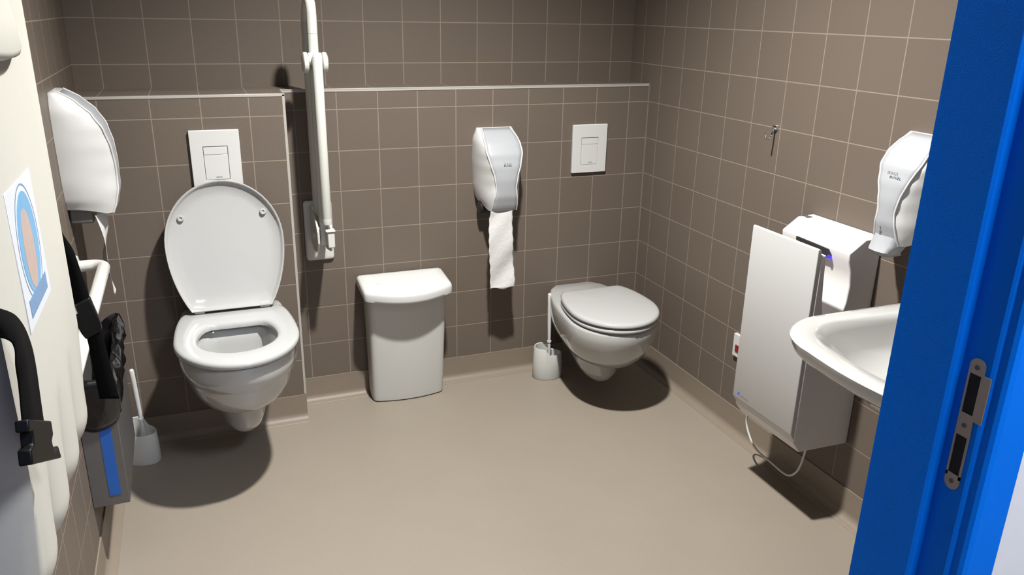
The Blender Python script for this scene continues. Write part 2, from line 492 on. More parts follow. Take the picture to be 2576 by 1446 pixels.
for u in (-0.104, 0.104):
    x, y, z = fL(u, 0.137, 0.526)
    mk('hinge', lathe([(0.004, -.017), (0.0115, -.015), (0.0115, .015), (0.004, .017)], (x, y, z + .006), 'x', 18), M['seat'], t1)
# raised lid: outline in its own plane, leaning back against the wall
def lid_mesh(fn, prof, rings, c):
    R = []
    for s, off in rings:
        R.append([fn(u * s, c + (d - c) * s, off) for u, d in prof])
    return loft(R)
al = math.radians(13.5)
hx, hy, hz = fL(0, 0.146, 0.530)
def lidL(u, s, off): return (hx + u, hy + s * math.sin(al) - off * math.cos(al), hz + s * math.cos(al) + off * math.sin(al))
lp = outline(.188, .225, .430, .128, 0.0, pb=.92)
lid = mk('lid', lid_mesh(lidL, lp, [(0.02, -.020), (0.6, -.020), (0.9, -.017), (0.985, -.010), (1.0, -.002), (1.0, .004), (0.99, .0075), (0.972, .007), (0.955, .0), (0.92, -.007), (0.75, -.011), (0.4, -.013), (0.02, -.013)], .215),
         M['seat'], t1, angle=60)
for u, s in ((-.130, .312), (.129, .317)):
    prof = [(0.0105, -.012), (0.0105, -.002), (0.009, 0.0), (0.005, 0.0), (0.0035, -.004), (0.0005, -.004)]
    ring = []
    for r, h in prof:
        ring.append([lidL(u + r * math.cos(a), s + r * math.sin(a), h) for a in [2 * PI * k / 18 for k in range(18)]])
    mk('bumper', loft(ring), M['seat'], lid)

# right toilet, lid closed
fR = Frame(-0.316, -0.0005, 0.06)
t2 = thing('toilet', fR(0, 0.30, 0.0), 'white wall-hung toilet with its lid closed, in the right corner', 'toilet')
lv = [(0.062, .034, .24, .315, .022, .14, .6, .10), (0.069, .060, .25, .355, .04, .08, .6, .10), (0.090, .078, .26, .388, .06, .02, .6, .10),
      (0.120, .088, .27, .408, .068, 0, .6, .085), (0.160, .093, .27, .418, .072, 0, .6, .06), (0.172, .098, .28, .432, .074, 0, .6, .045), (0.186, .118, .30, .480, .076, 0, .6, .035),
      (0.205, .138, .33, .520, .078, 0, .6, .025), (0.240, .158, .36, .558, .08, 0, .6, .01), (0.285, .172, .38, .584, .083, 0, .6),
      (0.330, .181, .40, .601, .085, 0, .6), (0.366, .184, .40, .606, .085, 0, .6), (0.375, .180, .40, .602, .082, .003, .6), (0.378, .170, .40, .592, .075, .010, .6)]
mk('bowl', toilet(fR, .378, lv, [], None), M['ceramic'], t2, angle=50)
A2 = (.176, .41, .612, .125, .195); B2 = (.11, .40, .50, .07, .29)
mk('seat', seat_mesh(fR, 0.3815, 0.3985, A2, B2), M['seat'], t2, angle=60)
def lidR(u, d, off): return fR(u, d, off)
lp2 = outline(.178, .41, .614, .128, .192, pb=.7)
mk('lid', lid_mesh(lidR, lp2, [(0.02, .403), (0.97, .403), (0.995, .4045), (1.0, .408), (0.995, .414), (0.975, .4185), (0.94, .4205), (0.85, .422), (0.6, .425), (0.3, .426), (0.02, .4262)], .40),
   M['seat'], t2, angle=60)
for u in (-.08, .08):
    x, y, z = fR(u, .186, .392)
    mk('hinge', lathe([(0.004, -.018), (0.011, -.016), (0.011, .016), (0.004, .018)], (x, y, z), 'x', 16), M['seat'], t2)

# ------------------------------------------------------------------ flush plates
def flush(name, cx, cz, wy, label):
    t = thing(name, (cx, wy, cz - .0985), label, 'flush plate')
    W2, H2 = .078, .0985
    y0 = wy - .0005; y1 = wy - .013
    bw, bh = .0385, .0555            # button field
    bz = cz - .0105
    def frame(ya, yb):
        o = [(cx - W2, cz - H2), (cx + W2, cz - H2), (cx + W2, cz + H2), (cx - W2, cz + H2)]
        i = [(cx - bw, bz - bh), (cx + bw, bz - bh), (cx + bw, bz + bh), (cx - bw, bz + bh)]
        V = [(x, ya, z) for x, z in o] + [(x, ya, z) for x, z in i] + [(x, yb, z) for x, z in o] + [(x, yb, z) for x, z in i]
        F = []
        for k in range(4):
            n = (k + 1) % 4
            F += [(k, n, 4 + n, 4 + k), (8 + k, 8 + n, 12 + n, 12 + k), (k, n, 8 + n, 8 + k), (4 + k, 4 + n, 12 + n, 12 + k)]
        return V, F
    mk('plate', frame(y0, y1), M['plate'], t, bevel=.002, seg=3)
    mk('recess', box(cx - bw, cx + bw, y0 - .004, y0, bz - bh, bz + bh), M['groove'], t, smooth=False)
    g = .0013; sz = bz + bh - .027
    mk('half_flush_button', box(cx - bw + g, cx + bw - g, wy - .0125, y0 - .004, sz + .0005, bz + bh - g * 1.3), M['plate'], t, bevel=.0008, seg=2)
    b = mk('full_flush_button', box(cx - bw + g, cx + bw - g, wy - .0125, y0 - .004, bz - bh + g, sz - .0005), M['plate'], t, bevel=.0008, seg=2)
    text_mesh('maker_mark', 'GROHE', .0055, lambda u, v, d: (cx + u + .004, wy - .0127 - d, bz - bh + .0095 + v), M['ink'], b)
flush('flush_plate', -1.722, 1.0075, YF, 'white flush plate above the raised toilet lid on the left')
flush('flush_plate', -0.270, 0.961, 0.0, 'white flush plate above the closed toilet near the right corner')

# ------------------------------------------------------------------ folding support rail
rx = -1.385
rail = thing('folding_grab_rail', (rx, -.005, .60), 'white support rail folded upright against the wall, right of the raised toilet lid', 'grab rail')
rings = []
for y, k in ((-.0006, 0), (-.010, 0), (-.014, .004)):
    rings.append([(rx + a, y, .703 + b) for a, b in rrect(.0515 - k, .114 - k, .012 - k * .5)])
mk('wall_plate', loft(rings), M['tube'], rail, angle=50)
# pivot bracket: two tapered cheeks and a block between
def cheek(x0, x1):
    P = [(-.0135, .800), (-.0135, .66), (-.06, .645), (-.15, .66), (-.185, .70), (-.185, .745), (-.15, .775), (-.07, .79), (-.04, .805)]
    return loft([[(x, y, z) for y, z in P] for x in (x0, x1)])
mk('bracket', cheek(rx - .030, rx - .022), M['tube'], rail, bevel=.003, seg=2)
mk('bracket', cheek(rx + .016, rx + .024), M['tube'], rail, bevel=.003, seg=2)
mk('pivot_pin', lathe([(.012, -.036), (.014, -.033), (.014, .028), (.012, .031)], (rx, -.10, .715), 'x', 20), M['tube'], rail)
mk('rear_tube', tube([(rx - .007, -.075, .735), (rx - .007, -.066, .80), (rx - .007, -.064, 1.0)] + smooth_path([(rx - .007, -.064, 1.25), (rx - .007, -.064, 1.42), (rx - .006, -.067, 1.455), (rx - .005, -.085, 1.492), (rx - .003, -.115, 1.512), (rx - .001, -.138, 1.508), (rx, -.149, 1.485), (rx, -.149, 1.45)], 5), .0165, 18), M['tube'], rail)
mk('front_tube', tube([(rx, -.152, .69), (rx, -.152, .80), (rx, -.150, 1.2), (rx, -.149, 1.47)], .0170, 18), M['tube'], rail)
mk('grip_seam', lathe([(.0172, 0), (.0172, .0012), (.0165, .0012)], (rx, -.149, 1.4085), 'z', 18), M['groove'], rail)
# support leg, folded along the arm, with its hinge discs and foot
mk('support_leg', tube([(rx + .005, -.194, .795), (rx + .004, -.194, 1.335)], .0165, 20, True, True), M['tube'], rail)
mk('foot', lathe([(.012, .772), (.0155, .774), (.0165, .781), (.0165, .7945), (.012, .7945)], (rx + .005, -.194, 0), 'z', 20), M['rubber'], rail)
for s, x in ((-1, rx - .031), (1, rx + .031)):
    mk('hinge_disc', lathe([(.004, -.010), (.026, -.010), (.033, -.006), (.034, 0), (.033, .006), (.026, .010), (.004, .010)], (x, -.168, 1.318), 'x', 28), M['tube'], rail)
mk('hinge_yoke', lathe([(.012, -.022), (.020, -.021), (.020, .021), (.012, .022)], (rx, -.168, 1.330), 'x', 20), M['tube'], rail)
mk('latch', join(box(rx + .002, rx + .026, -.212, -.184, .690, .748), box(rx - .004, rx + .029, -.217, -.182, .748, .755)), M['tube'], rail, bevel=.004, seg=3)

# ------------------------------------------------------------------ pedal-less white waste bin
bx = -1.078
wb_ = thing('waste_bin', (bx, -.075, 0), 'white lidded plastic waste bin standing against the back wall', 'waste bin')
def dshape(hw, yb, ys, yf, n=20, rb=.02):
    """flat back, bowed front, rounded corners"""
    P = [(-hw + .006, yb), (hw - .006, yb), (hw, yb - .01)]
    P += [(hw, ys + .02), (hw - .003, ys + .008)]
    for k in range(n + 1):
        t = 1 - 2 * k / n
        P.append(((hw - .012) * t, ys + (yf - ys) * (1 - t * t)))
    P += [(-hw + .003, ys + .008), (-hw, ys + .02), (-hw, yb - .01)]
    return P
body = []
for z, hw, yb, ys, yf in ((0.0008, .138, -.036, -.094, -.112), (.006, .144, -.034, -.098, -.118), (.03, .146, -.012, -.100, -.121), (.20, .149, -.009, -.110, -.128), (.38, .153, -.007, -.122, -.140), (.460, .155, -.006, -.127, -.144)):
    body.append([(bx + a, y, z) for a, y in dshape(hw, yb, ys, yf)])
mk('body', loft(body), M['binwhite'], wb_, angle=35)
lidr = []
def lz(y): return .4985 + (y + .004) * .115           # the lid slopes down to the front
for k, (s, dz, o) in enumerate(((.97, -.036, .010), (.995, -.034, .004), (1.0, -.025, 0), (1.0, -.010, 0), (.985, -.002, .003), (.95, .002, .008), (.80, .005, .020), (.45, .0065, .05), (.05, .007, .08))):
    ring = []
    for a, y in dshape(.172, -.006, -.172, -.222):
        yy = -.10 + (y + .10) * s; 
        ring.append((bx - .006 + a * s, yy, lz(yy) + dz + .012))
    lidr.append(ring)
blid = mk('lid', loft(lidr), M['plastic'], wb_, angle=60)
dash = []
def onlid(x, y): return lz(y) + .0185
for x0, x1, y in ((-1.197, -1.186, -.108), (-1.184, -1.172, -.105), (-1.169, -1.152, -.101), (-1.182, -1.168, -.117), (-1.164, -1.152, -.112)):
    v, f = box(x0, x1, y - .003, y + .003, 0, .0006)
    dash.append(([(p[0], p[1], onlid(p[0], p[1]) + p[2]) for p in v], f))
mk('faint_print', join(*dash), M['inkfaint'], blid, smooth=False)

# ------------------------------------------------------------------ wall dispensers
def interp(tab, t):
    for (a, x), (b, y) in zip(tab, tab[1:]):
        if a <= t <= b:
            q = (t - a) / (b - a); q = q * q * (3 - 2 * q) * .5 + q * .5
            return x + (y - x) * q
    return tab[-1][1]
def dispenser(name, label, cat, F, z0, H, D, wscale, cscale, Dtab, slope=.02, ctab=None):
    t = thing(name, F(0, .004, z0), label, cat)
    ctab = ctab or [(0, .050), (.12, .047), (.3, .038), (.45, .045), (.6, .058), (.75, .069), (.88, .067), (1, .056)]
    wtab = [(0, .070), (.12, .082), (.3, .090), (.6, .094), (.85, .092), (1, .076)]
    n = 30
    def Dz(q): return D * interp(Dtab, q)
    hl, cv, el, er = [], [], [], []
    for i in range(n + 1):
        q = i / n
        d = Dz(q); c = cscale * interp(ctab, q); wv = max(wscale * interp(wtab, q), c + .004)
        z = z0 + H * q
        zb = z + (slope * (1 - q / .2) if q < .2 else 0)      # underside rises to the wall
        pts = [(-wv * .97, .0006, zb), (-wv, d * .25, zb), (-(wv * .75 + c * .25), d * .62, z + (zb - z) * .5), (-(wv * .35 + c * .65), d * .87, z), (-c, d, z),
               (c, d, z), (wv * .35 + c * .65, d * .87, z), (wv * .75 + c * .25, d * .62, z + (zb - z) * .5), (wv, d * .25, zb), (wv * .97, .0006, zb)]
        hl.append([F(*p) for p in pts])
        cv.append([F(c * k / 4 * .985, d + .0012 + .004 * (1 - (k / 4) ** 2), z) for k in range(-4, 5)])
        el.append(F(-c, d + .001, z)); er.append(F(c, d + .001, z))
    h = mk('housing', loft(hl), M['plastic'], t, angle=50)
    # front cover as a closed curved strip
    back = [[F(c_[0], c_[1] , c_[2]) for c_ in [(0, 0, 0)]] for _ in ()]
    V = [p for r in cv for p in r]; m9 = 9; Fc = []
    for i in range(n):
        for k in range(8):
            Fc.append((i * m9 + k, i * m9 + k + 1, (i + 1) * m9 + k + 1, (i + 1) * m9 + k))
    mk('front_cover', (V, Fc), M['cover'], t, solid=.0016, angle=60)
    mk('edge_rib', tube(el, .0030, 8), M['plastic'], t)
    mk('edge_rib', tube(er, .0030, 8), M['plastic'], t)
    return t, Dz
DT = [(0, .84), (.08, .92), (.2, .99), (.4, 1.0), (.55, .97), (.7, .88), (.82, .72), (.92, .48), (.97, .3), (1, .16)]

FBk = lambda cx: (lambda a, d, z: (cx + a, -d, z))
FRt = lambda cy: (lambda a, d, z: (-d, cy - a, z))
FLt = lambda cy: (lambda a, d, z: (XL + d, cy + a, z))

F1 = FBk(-.690)
d1, Dz1 = dispenser('toilet_paper_dispenser', 'white paper dispenser with grey front on the back wall, left of the right flush plate', 'dispenser', F1, .757, .305, .150, .98, 1.05, DT)
text_mesh('maker_mark', 'BUNZL', .0105, lambda u, v, d: F1(u + .004, .1535 + d, .942 + v), M['ink'], d1)
mk('spindle_cap', lathe([(.02, -.03), (.024, -.028), (.024, .028), (.02, .03)], (-.735, -.045, .757), 'x', 18), M['dark'], d1)
F2 = FLt(-.365)
d2, Dz2 = dispenser('toilet_paper_dispenser', 'large white paper dispenser on the left wall beside the baby changing unit', 'dispenser', F2, .915, .345, .136, 1.05, 1.0, DT)
mk('roll_holder', box(XL + .0006, XL + .062, -.42, -.31, .888, .935), M['steel'], d2, bevel=.006, seg=3)
F3 = FRt(-1.424)
d3, Dz3 = dispenser('soap_dispenser', 'white and grey soap dispenser on the right wall above the washbasin', 'soap dispenser', F3, .930, .280, .122, 1.0, .95, DT, .02, [(0, .042), (.12, .036), (.3, .028), (.45, .036), (.6, .050), (.75, .064), (.88, .065), (1, .056)])
text_mesh('maker_mark', 'BUNZL', .0115, lambda u, v, d: F3(u + .004, .1265 + d, 1.116 + v), M['ink'], d3)
# push lever
lev = []
for z, hw, d in ((.893, 0.016, 0.103), (.897, 0.026, 0.122), (.910, 0.035, 0.134), (.928, 0.039, 0.123), (.950, 0.038, 0.116)):
    lev.append([F3(a, d + b, z) for a, b in [(-hw, -.05), (hw, -.05), (hw, -.008), (hw * .7, .002), (0, .006), (-hw * .7, .002), (-hw, -.008)]])
mk('push_lever', loft(lev), M['cover'], d3, angle=60)
mk('drop_symbol', join(*[([F3(-.012 + p[0], .1245 + p[1], .962 + p[2]) for p in b[0]], b[1]) for b in (box(-.006, .003, 0, .0008, 0, .002), box(-.004, .005, 0, .0008, .004, .006), box(0, .003, 0, .0008, .008, .013))]), M['ink'], d3, smooth=False)

# hanging paper
def sheet(fn, nu, nv):
    V = [fn(i / nu, j / nv) for j in range(nv + 1) for i in range(nu + 1)]
    Fc = [(j * (nu + 1) + i, j * (nu + 1) + i + 1, (j + 1) * (nu + 1) + i + 1, (j + 1) * (nu + 1) + i) for j in range(nv) for i in range(nu)]
    return V, Fc
def paperR(a, b):
    z = .7565 - b * .3145 + (.004 * math.sin(a * 9) if b > .99 else 0)
    x = -.700 + (a - .5) * (.092 + .010 * min(1, b * 2.2)) - .004 * math.sin(b * 5) + .0012 * math.sin(b * 47 + a * 3)
    y = -.130 - .010 * b + .004 * math.sin(b * 9 + a * 2) + .0025 * math.sin(a * 5 + b * 14)
    return (x, y, z)
tp = mk('toilet_paper', sheet(paperR, 16, 60), M['paper'], loc=(-.69, -.11, .43), solid=.0008, angle=80)
tag(tp, 'strip of white toilet paper hanging from the dispenser on the back wall', 'toilet paper')
def paperL(a, b):
    z = .912 - b * .247 + .014 * math.cos(a * PI - .5 * PI) * (b > .9) * (b - .9) * -8
    x = -2.062 + .006 * math.sin(b * 7.5) + .020 * (a - .5) * math.cos(b * 5)
    y = -.385 + (a - .5) * .085 * (1 - .75 * max(0, b - .72) / .28)
    return (x, y, z)
tp2 = mk('toilet_paper', sheet(paperL, 14, 48), M['paper'], loc=(-2.06, -.385, .67), solid=.0008, angle=80)
tag(tp2, 'narrow curled strip of toilet paper hanging from the dispenser on the left wall', 'toilet paper')

# ------------------------------------------------------------------ hand dryer
y0, y1 = -1.318, -1.036
hd = thing('hand_dryer', (-.1, (y0 + y1) / 2, .25), 'white hands-in air dryer with a deep slot on the right wall beside the washbasin', 'hand dryer')
prof = [(-.0006, .245), (-.188, .250), (-.214, .285), (-.214, .874), (-.196, .872), (-.192, .80), (-.186, .74), (-.176, .685), (-.155, .655), (-.130, .655),
        (-.112, .68), (-.100, .72), (-.096, .77), (-.102, .815), (-.113, .842), (-.116, .868), (-.062, .905), (-.0006, .908)]
mk('body', loft([[(x, y, z) for x, z in prof] for y in (y0, y1)]), M['dryer'], hd, bevel=.004, seg=3, angle=40)
mk('front_panel', loft([[(x, yy, z) for x, z in [(-.2285, .318), (-.2145, .296), (-.2145, .884), (-.2225, .8925), (-.2285, .890)]] for yy in (y0, y1)]), M['plastic'], hd, bevel=.0025, seg=3)
slot = [(-1.105, .868), (-1.105, .857), (-1.185, .848), (-1.212, .838), (-1.243, .838), (-1.252, .849), (-1.240, .864), (-1.185, .866)]
noz = mk('air_nozzle', loft([[(x - (z - .842) * .03, y, z - .003) for y, z in slot] for x in (-.1185, -.105)]), M['dark'], hd, smooth=False)
mk('indicator_light', lathe([(.001, -.0030), (.005, -.0025), (.006, 0), (.006, .003)], (-.1185, -1.246, .840), 'x', 16), M['led'], noz)
mk('maker_mark', join(box(-.2293, -.2284, -1.069, -1.061, .330, .340), ), M['inkblue'], hd, smooth=False)
mk('printed_name', join(*[box(-.2292, -.2284, -1.075 - .008 * k - .0055, -1.075 - .008 * k, .3295, .3345 + .001 * (k % 2)) for k in range(5)]), M['ink'], hd, smooth=False)
mk('sticker_mark', join(box(-.050, -.030, -1.046, -1.030, .9072, .9078), box(-.050, -.030, -1.066, -1.052, .9072, .9078)), M['groove'], hd, smooth=False)
cord = smooth_path([(-.08, -.93, .252), (-.10, -.962, .170), (-.10, -.990, .118), (-.10, -1.031, .085), (-.10, -1.106, .078), (-.10, -1.180, .076), (-.10, -1.222, .098), (-.10, -1.246, .150), (-.10, -1.262, .25)])
cord = smooth_path([(-.11, -1.05, .2475), (-.105, -.985, .205), (-.10, -.968, .160), (-.10, -.994, .115), (-.10, -1.035, .086), (-.10, -1.11, .080), (-.10, -1.19, .078), (-.10, -1.228, .106), (-.10, -1.248, .155), (-.10, -1.262, .249)])
mk('power_cord', tube(cord, .0034, 10), M['tube'], hd)

sw = thing('switch_box', (-.006, -.785, .30), 'small white switch box with a red rocker, low behind the hand dryer', 'switch')
mk('casing', box(-.014, -.0006, -.830, -.740, .304, .392), M['plastic'], sw, bevel=.003, seg=2)
mk('rocker', box(-.0175, -.0135, -.790, -.758, .326, .352), M['red'], sw, bevel=.001, seg=2)

# ------------------------------------------------------------------ washbasin
bs = thing('washbasin', (-.3, -1.83, .64), 'white ceramic washbasin on the right wall beside the blue door frame', 'washbasin')
def brect(xf, xb, yh, r_f, n=10, cy=-1.83):
    """rectangle: wall side at xb, front at xf, with front corners rounded r_f"""
    P = [(xb, cy - yh), ]
    for k in range(n + 1):
        a = k / n * PI / 2
        P.append((xf + r_f - r_f * math.sin(a), cy - yh + r_f - r_f * math.cos(a)))
    for j in range(1, 8):
        P.append((xf - .012 * math.sin(j / 8 * PI), cy - (yh - r_f) + 2 * (yh - r_f) * j / 8))
    for k in range(n + 1):
        a = k / n * PI / 2
        P.append((xf + r_f - r_f * math.cos(a), cy + yh - r_f + r_f * math.sin(a)))
    P.append((xb, cy + yh))
    return P
rg = []
for z, xf, xb, yh, r in ((.648, -.30, -.0006, .13, .10), (.665, -.36, -.0006, .17, .12), (.695, -.43, -.0006, .215, .13), (.722, -.485, -.0006, .25, .14),
                         (.742, -.528, -.0006, .275, .15), (.753, -.552, -.0006, .290, .16), (.765, -.564, -.0006, .298, .165), (.780, -.570, -.0006, .301, .165), (.793, -0.573, -0.0006, 0.303, 0.165), (.800, -0.566, -0.0030, 0.298, 0.160),
                         (.801, -0.553, -0.0100, 0.288, 0.155), (.800, -0.523, -0.1150, 0.262, 0.130), (.795, -0.514, -0.1250, 0.254, 0.130), (.775, -0.503, -0.1350, 0.244, 0.130),
                         (.73, -0.478, -0.1500, 0.222, 0.140), (.695, -.465, -.175, .19, .12), (.678, -.42, -.21, .14, .10), (.672, -.36, -.26, .05, .04)):
    rg.append([(x, y, z) for x, y in brect(xf, xb, yh, r)])
mk('basin', loft(rg), M['ceramic'], bs, angle=50)
mk('drain', lathe([(.022, .6745), (.024, .676), (.018, .6775), (.004, .677)], (-.31, -1.83, 0), 'z', 24), M['chrome'], bs)

# ------------------------------------------------------------------ coat hook
hk = thing('coat_hook', (-.004, -.812, 1.12), 'small chrome coat hook on the right wall', 'hook')
mk('base', lathe([(.002, -.014), (.007, -.012), (.010, -.006), (.011, -.0006)], (0, -.812, 1.146), 'x', 20), M['chrome'], hk)
mk('prong', tube(smooth_path([(-.010, -.812, 1.146), (-.013, -.812, 1.130), (-.020, -.814, 1.116), (-.033, -.817, 1.110), (-.045, -.821, 1.116), (-.049, -.823, 1.128)]), .0033, 10, True, True), M['chrome'], hk)

# ------------------------------------------------------------------ toilet brushes
def brush(hx_, hy_, lean, label_h, label_b, rot, top_z, bo=.020):
    ca, sa = math.cos(rot), math.sin(rot)
    T = lambda x, y, z: (hx_ + x * ca - y * sa, hy_ + x * sa + y * ca, z)
    h = thing('toilet_brush_holder', (hx_, hy_, 0), label_h, 'brush holder')
    # plan: round cup in front, squarer neck with a higher back wall beside it
    def plan(s):
        P = []
        for k in range(40):
            t = 2 * PI * k / 40
            x = .064 * math.cos(t) * s; y = .048 * math.sin(t) * s
            y *= 1 - .10 * math.cos(t)
            P.append((x, y))
        return P
    def rimz(x): 
        q = min(1, max(0, (x + .022) / .030)); q = q * q * (3 - 2 * q)
        return .142 - .030 * q
    rg = [[T(x, y, .0008) for x, y in plan(.96)], [T(x, y, .006) for x, y in plan(1.0)], [T(x, y, .06) for x, y in plan(.985)]]
    rg.append([T(x, y, rimz(x) - .003) for x, y in plan(.93)])
    rg.append([T(x, y, rimz(x)) for x, y in plan(.90)])
    rg.append([T(x, y, rimz(x) - .002) for x, y in plan(.84)])
    rg.append([T(x, y, .05) for x, y in plan(.80)])
    rg.append([T(x, y, .012) for x, y in plan(.76)])
    mk('cup', loft(rg), M['binwhite'], h, angle=50)
    px, py = T(bo, 0, 0)[:2]
    b = thing('toilet_brush', (px, py, .014), label_b, 'toilet brush')
    tx, ty = px + lean[0], py + lean[1]
    def at(z):
        q = (z - .03) / (top_z - .03); return (px + (tx - px) * q, py + (ty - py) * q, z)
    mk('handle', tube([at(z) for z in (.06, .11, .16, .165, .17, .25, top_z - .03, top_z)], lambda s: .0066 + .0016 * (s > .6), 12, True, True), M['plastic'], b)
    mk('collar', tube([at(.158), at(.165)], .0095, 14), M['plastic'], b)
    mk('bristles', lathe([(.006, .016), (.024, .020), (.027, .05), (.020, .075), (.006, .08)], (px, py, 0), 'z', 20), M['card'], b)
brush(-.468, -.100, (-.006, .006), 'white toilet brush cup on the floor left of the closed toilet', 'white toilet brush standing in the cup beside the closed toilet', -.25, .372, .008)
brush(-2.062, -.245, (-.012, .0), 'white toilet brush cup on the floor left of the open toilet', 'white toilet brush in the cup behind the steel bin', -.6, .34)

# ------------------------------------------------------------------ grab rail on the left wall
gr = thing('grab_rail', (XL, -.45, .78), 'white horizontal grab rail on the left wall behind the black strap', 'grab rail')
pth = [(XL + .004, -.475, .778), (XL + .03, -.475, .778)] + arc_path((XL + .03, -.475, .778), (XL + .078, -.475, .778), (XL + .078, -.6, .778), .034) + [(XL + .078, -.7, .778), (XL + .078, -1.30, .778)]
pth += arc_path((XL + .078, -1.30, .778), (XL + .078, -1.345, .778), (XL + .004, -1.345, .778), .034) + [(XL + .004, -1.345, .778)]
mk('rail', tube(pth, .0165, 18), M['tube'], gr)
for yy in (-.475, -1.345):
    mk('wall_flange', lathe([(.017, .014), (.030, .011), (.034, .004), (.034, .0006)], (XL, yy, .778), 'x', 24), M['tube'], gr)

# ------------------------------------------------------------------ steel wall bin with its liner
sb = thing('steel_waste_bin', (-2.09, -.68, .205), 'grey steel wall bin with a blue stripe, under the black liner', 'waste bin')
bx0, bx1, by0, by1 = XL + .0006, -2.050, -.840, -.495
V = [(bx0, by0, .205), (bx1, by0, .205), (bx1, by1, .225), (bx0, by1, .225), (bx0, by0, .56), (bx1 + .002, by0, .545), (bx1 + .002, by1, .575), (bx0, by1, .60)]
t_ = .004
Vi = [(bx0 + t_, by0 + t_, .215), (bx1 - t_, by0 + t_, .215), (bx1 - t_, by1 - t_, .235), (bx0 + t_, by1 - t_, .235), (bx0 + t_, by0 + t_, .56), (bx1 - t_, by0 + t_, .545), (bx1 - t_, by1 - t_, .575), (bx0 + t_, by1 - t_, .60)]
Fq = [(0, 3, 2, 1), (0, 1, 5, 4), (1, 2, 6, 5), (2, 3, 7, 6), (3, 0, 4, 7), (8, 9, 10, 11), (8, 12, 13, 9), (9, 13, 14, 10), (10, 14, 15, 11), (11, 15, 12, 8),
      (4, 5, 13, 12), (5, 6, 14, 13), (6, 7, 15, 14), (7, 4, 12, 15)]
mk('body', (V + Vi, Fq), M['steel'], sb, bevel=.0015, seg=2, angle=30)
mk('blue_stripe', box(-2.096, -2.068, by0 - .0012, by0 - .0002, .236, .50), M['bluestripe'], sb, smooth=False, label='blue vertical stripe')
# liner draped over the rim
bag = thing('bin_liner', (-2.085, -.67, .46), 'black crinkled plastic liner draped over the steel wall bin', 'bin liner')
def perim(k, off):
    s = k * 2 * ((bx1 - bx0) + (by1 - by0)); wx, wy = bx1 - bx0, by1 - by0
    if s < wx: return (bx0 + s, by0 - off)
    s -= wx
    if s < wy: return (bx1 + off, by0 + s)
    s -= wy
    if s < wx: return (bx1 - s, by1 + off)
    s -= wx
    return (bx0 + .002, by1 - s)
from mathutils import noise
rg = []
nb = 72
for lvl, (zz, off) in enumerate(((.445, .003), (.462, .010), (.490, .013), (.520, .014), (.550, .013), (.572, .010), (.582, .003), (.574, -.010), (.53, -.014), (.45, -.016))):
    ring = []
    for k in range(nb):
        px, py = perim((k + .5) / nb, off)
        # the far corner peaks, the near side is cut lower
        pk = math.exp(-(((px - bx1) / .05) ** 2 + ((py - by1) / .11) ** 2)) * .052
        up = max(0, min(1, (zz - .45) / .12))
        nzv = noise.noise(Vector((px * 30, py * 30, zz * 26 + off * 40)))
        nz2 = noise.noise(Vector((px * 55 + 9, py * 55, zz * 50)))
        amp = .010 if off > 0 else .004
        qx = px + (nzv * amp + nz2 * amp * .5) * (1 if px > bx0 + .02 else 0)
        qy = py + (noise.noise(Vector((py * 40, zz * 30, 3.3))) * amp * .8)
        ring.append((max(qx, XL + .001), qy, zz + pk * up + nz2 * .004 * up + (1 - up) * .085 * max(0, min(1, (py - by0) / .3)) * (off > 0) + (-.012 * (1 - up) * math.sin(k * .55))))
    rg.append(ring)
mk('film', loft(rg, False, False), M['bag'], bag, solid=.0006, angle=80)

# ------------------------------------------------------------------ baby changing station
NY, FY, X0, XF, ZB, ZT = -1.930, -1.372, XL + .0006, -2.020, .725, 1.63
cs = thing('baby_changing_station', (XL + .06, (NY + FY) / 2, ZB), 'cream fold-down baby changing unit closed upright on the left wall, straps hanging out', 'changing station')
mk('wall_tray', box(X0, XL + .052, NY + .012, FY - .012, ZB + .035, ZT), M['beige'], cs, bevel=.012, seg=4)
# the folded-up bed: a shallow tub whose back faces the room
ny, nz_ = 72, 90
def zbot(y):
    q = (y - NY) / (FY - NY)
    return ZB + .012 * abs(math.sin(q * PI * 4)) * -1 + .012
def panel(i, j):
    q, s = i / ny, j / nz_
    y = NY + (FY - NY) * q
    zb = zbot(y)
    z = zb + (ZT - zb) * s
    x = XF
    e = min(q, 1 - q) * (FY - NY)
    if e < .012: x -= .012 - math.sqrt(max(0, .012 ** 2 - (.012 - e) ** 2))
    # rim step along the two long sides
    if .016 < e < .022: x -= .0035
    elif e >= .022: x -= .002
    # fluted foot of the shell
    h = z - zb
    fl = max(0, 1 - h / .20)
    x -= fl ** 1.3 * (.030 * (1 - abs(math.sin(q * PI * 4)) ** .6)) + (.020 * (1 - h / .05) ** 2 if h < .05 else 0)
    return (x, y, z)
V = [panel(i, j) for j in range(nz_ + 1) for i in range(ny + 1)]
Fq = [(j * (ny + 1) + i, j * (ny + 1) + i + 1, (j + 1) * (ny + 1) + i + 1, (j + 1) * (ny + 1) + i) for j in range(nz_) for i in range(ny)]
# close it with a back plane
nb0 = len(V); V += [(XL + .055, V[k][1], V[k][2]) for k in range(nb0)]
Fq += [tuple(nb0 + k for k in f[::-1]) for f in Fq]
bd = [i for i in range(ny)]
for i in range(ny):
    Fq.append((i, nb0 + i, nb0 + i + 1, i + 1))
    a = nz_ * (ny + 1) + i; Fq.append((a, a + 1, nb0 + a + 1, nb0 + a))
for j in range(nz_):
    a = j * (ny + 1); b = (j + 1) * (ny + 1)
    Fq.append((a, b, nb0 + b, nb0 + a)); Fq.append((a + ny, nb0 + a + ny, nb0 + b + ny, b + ny))
bed = mk('bed_panel', (V, Fq), M['beige'], cs, angle=45)
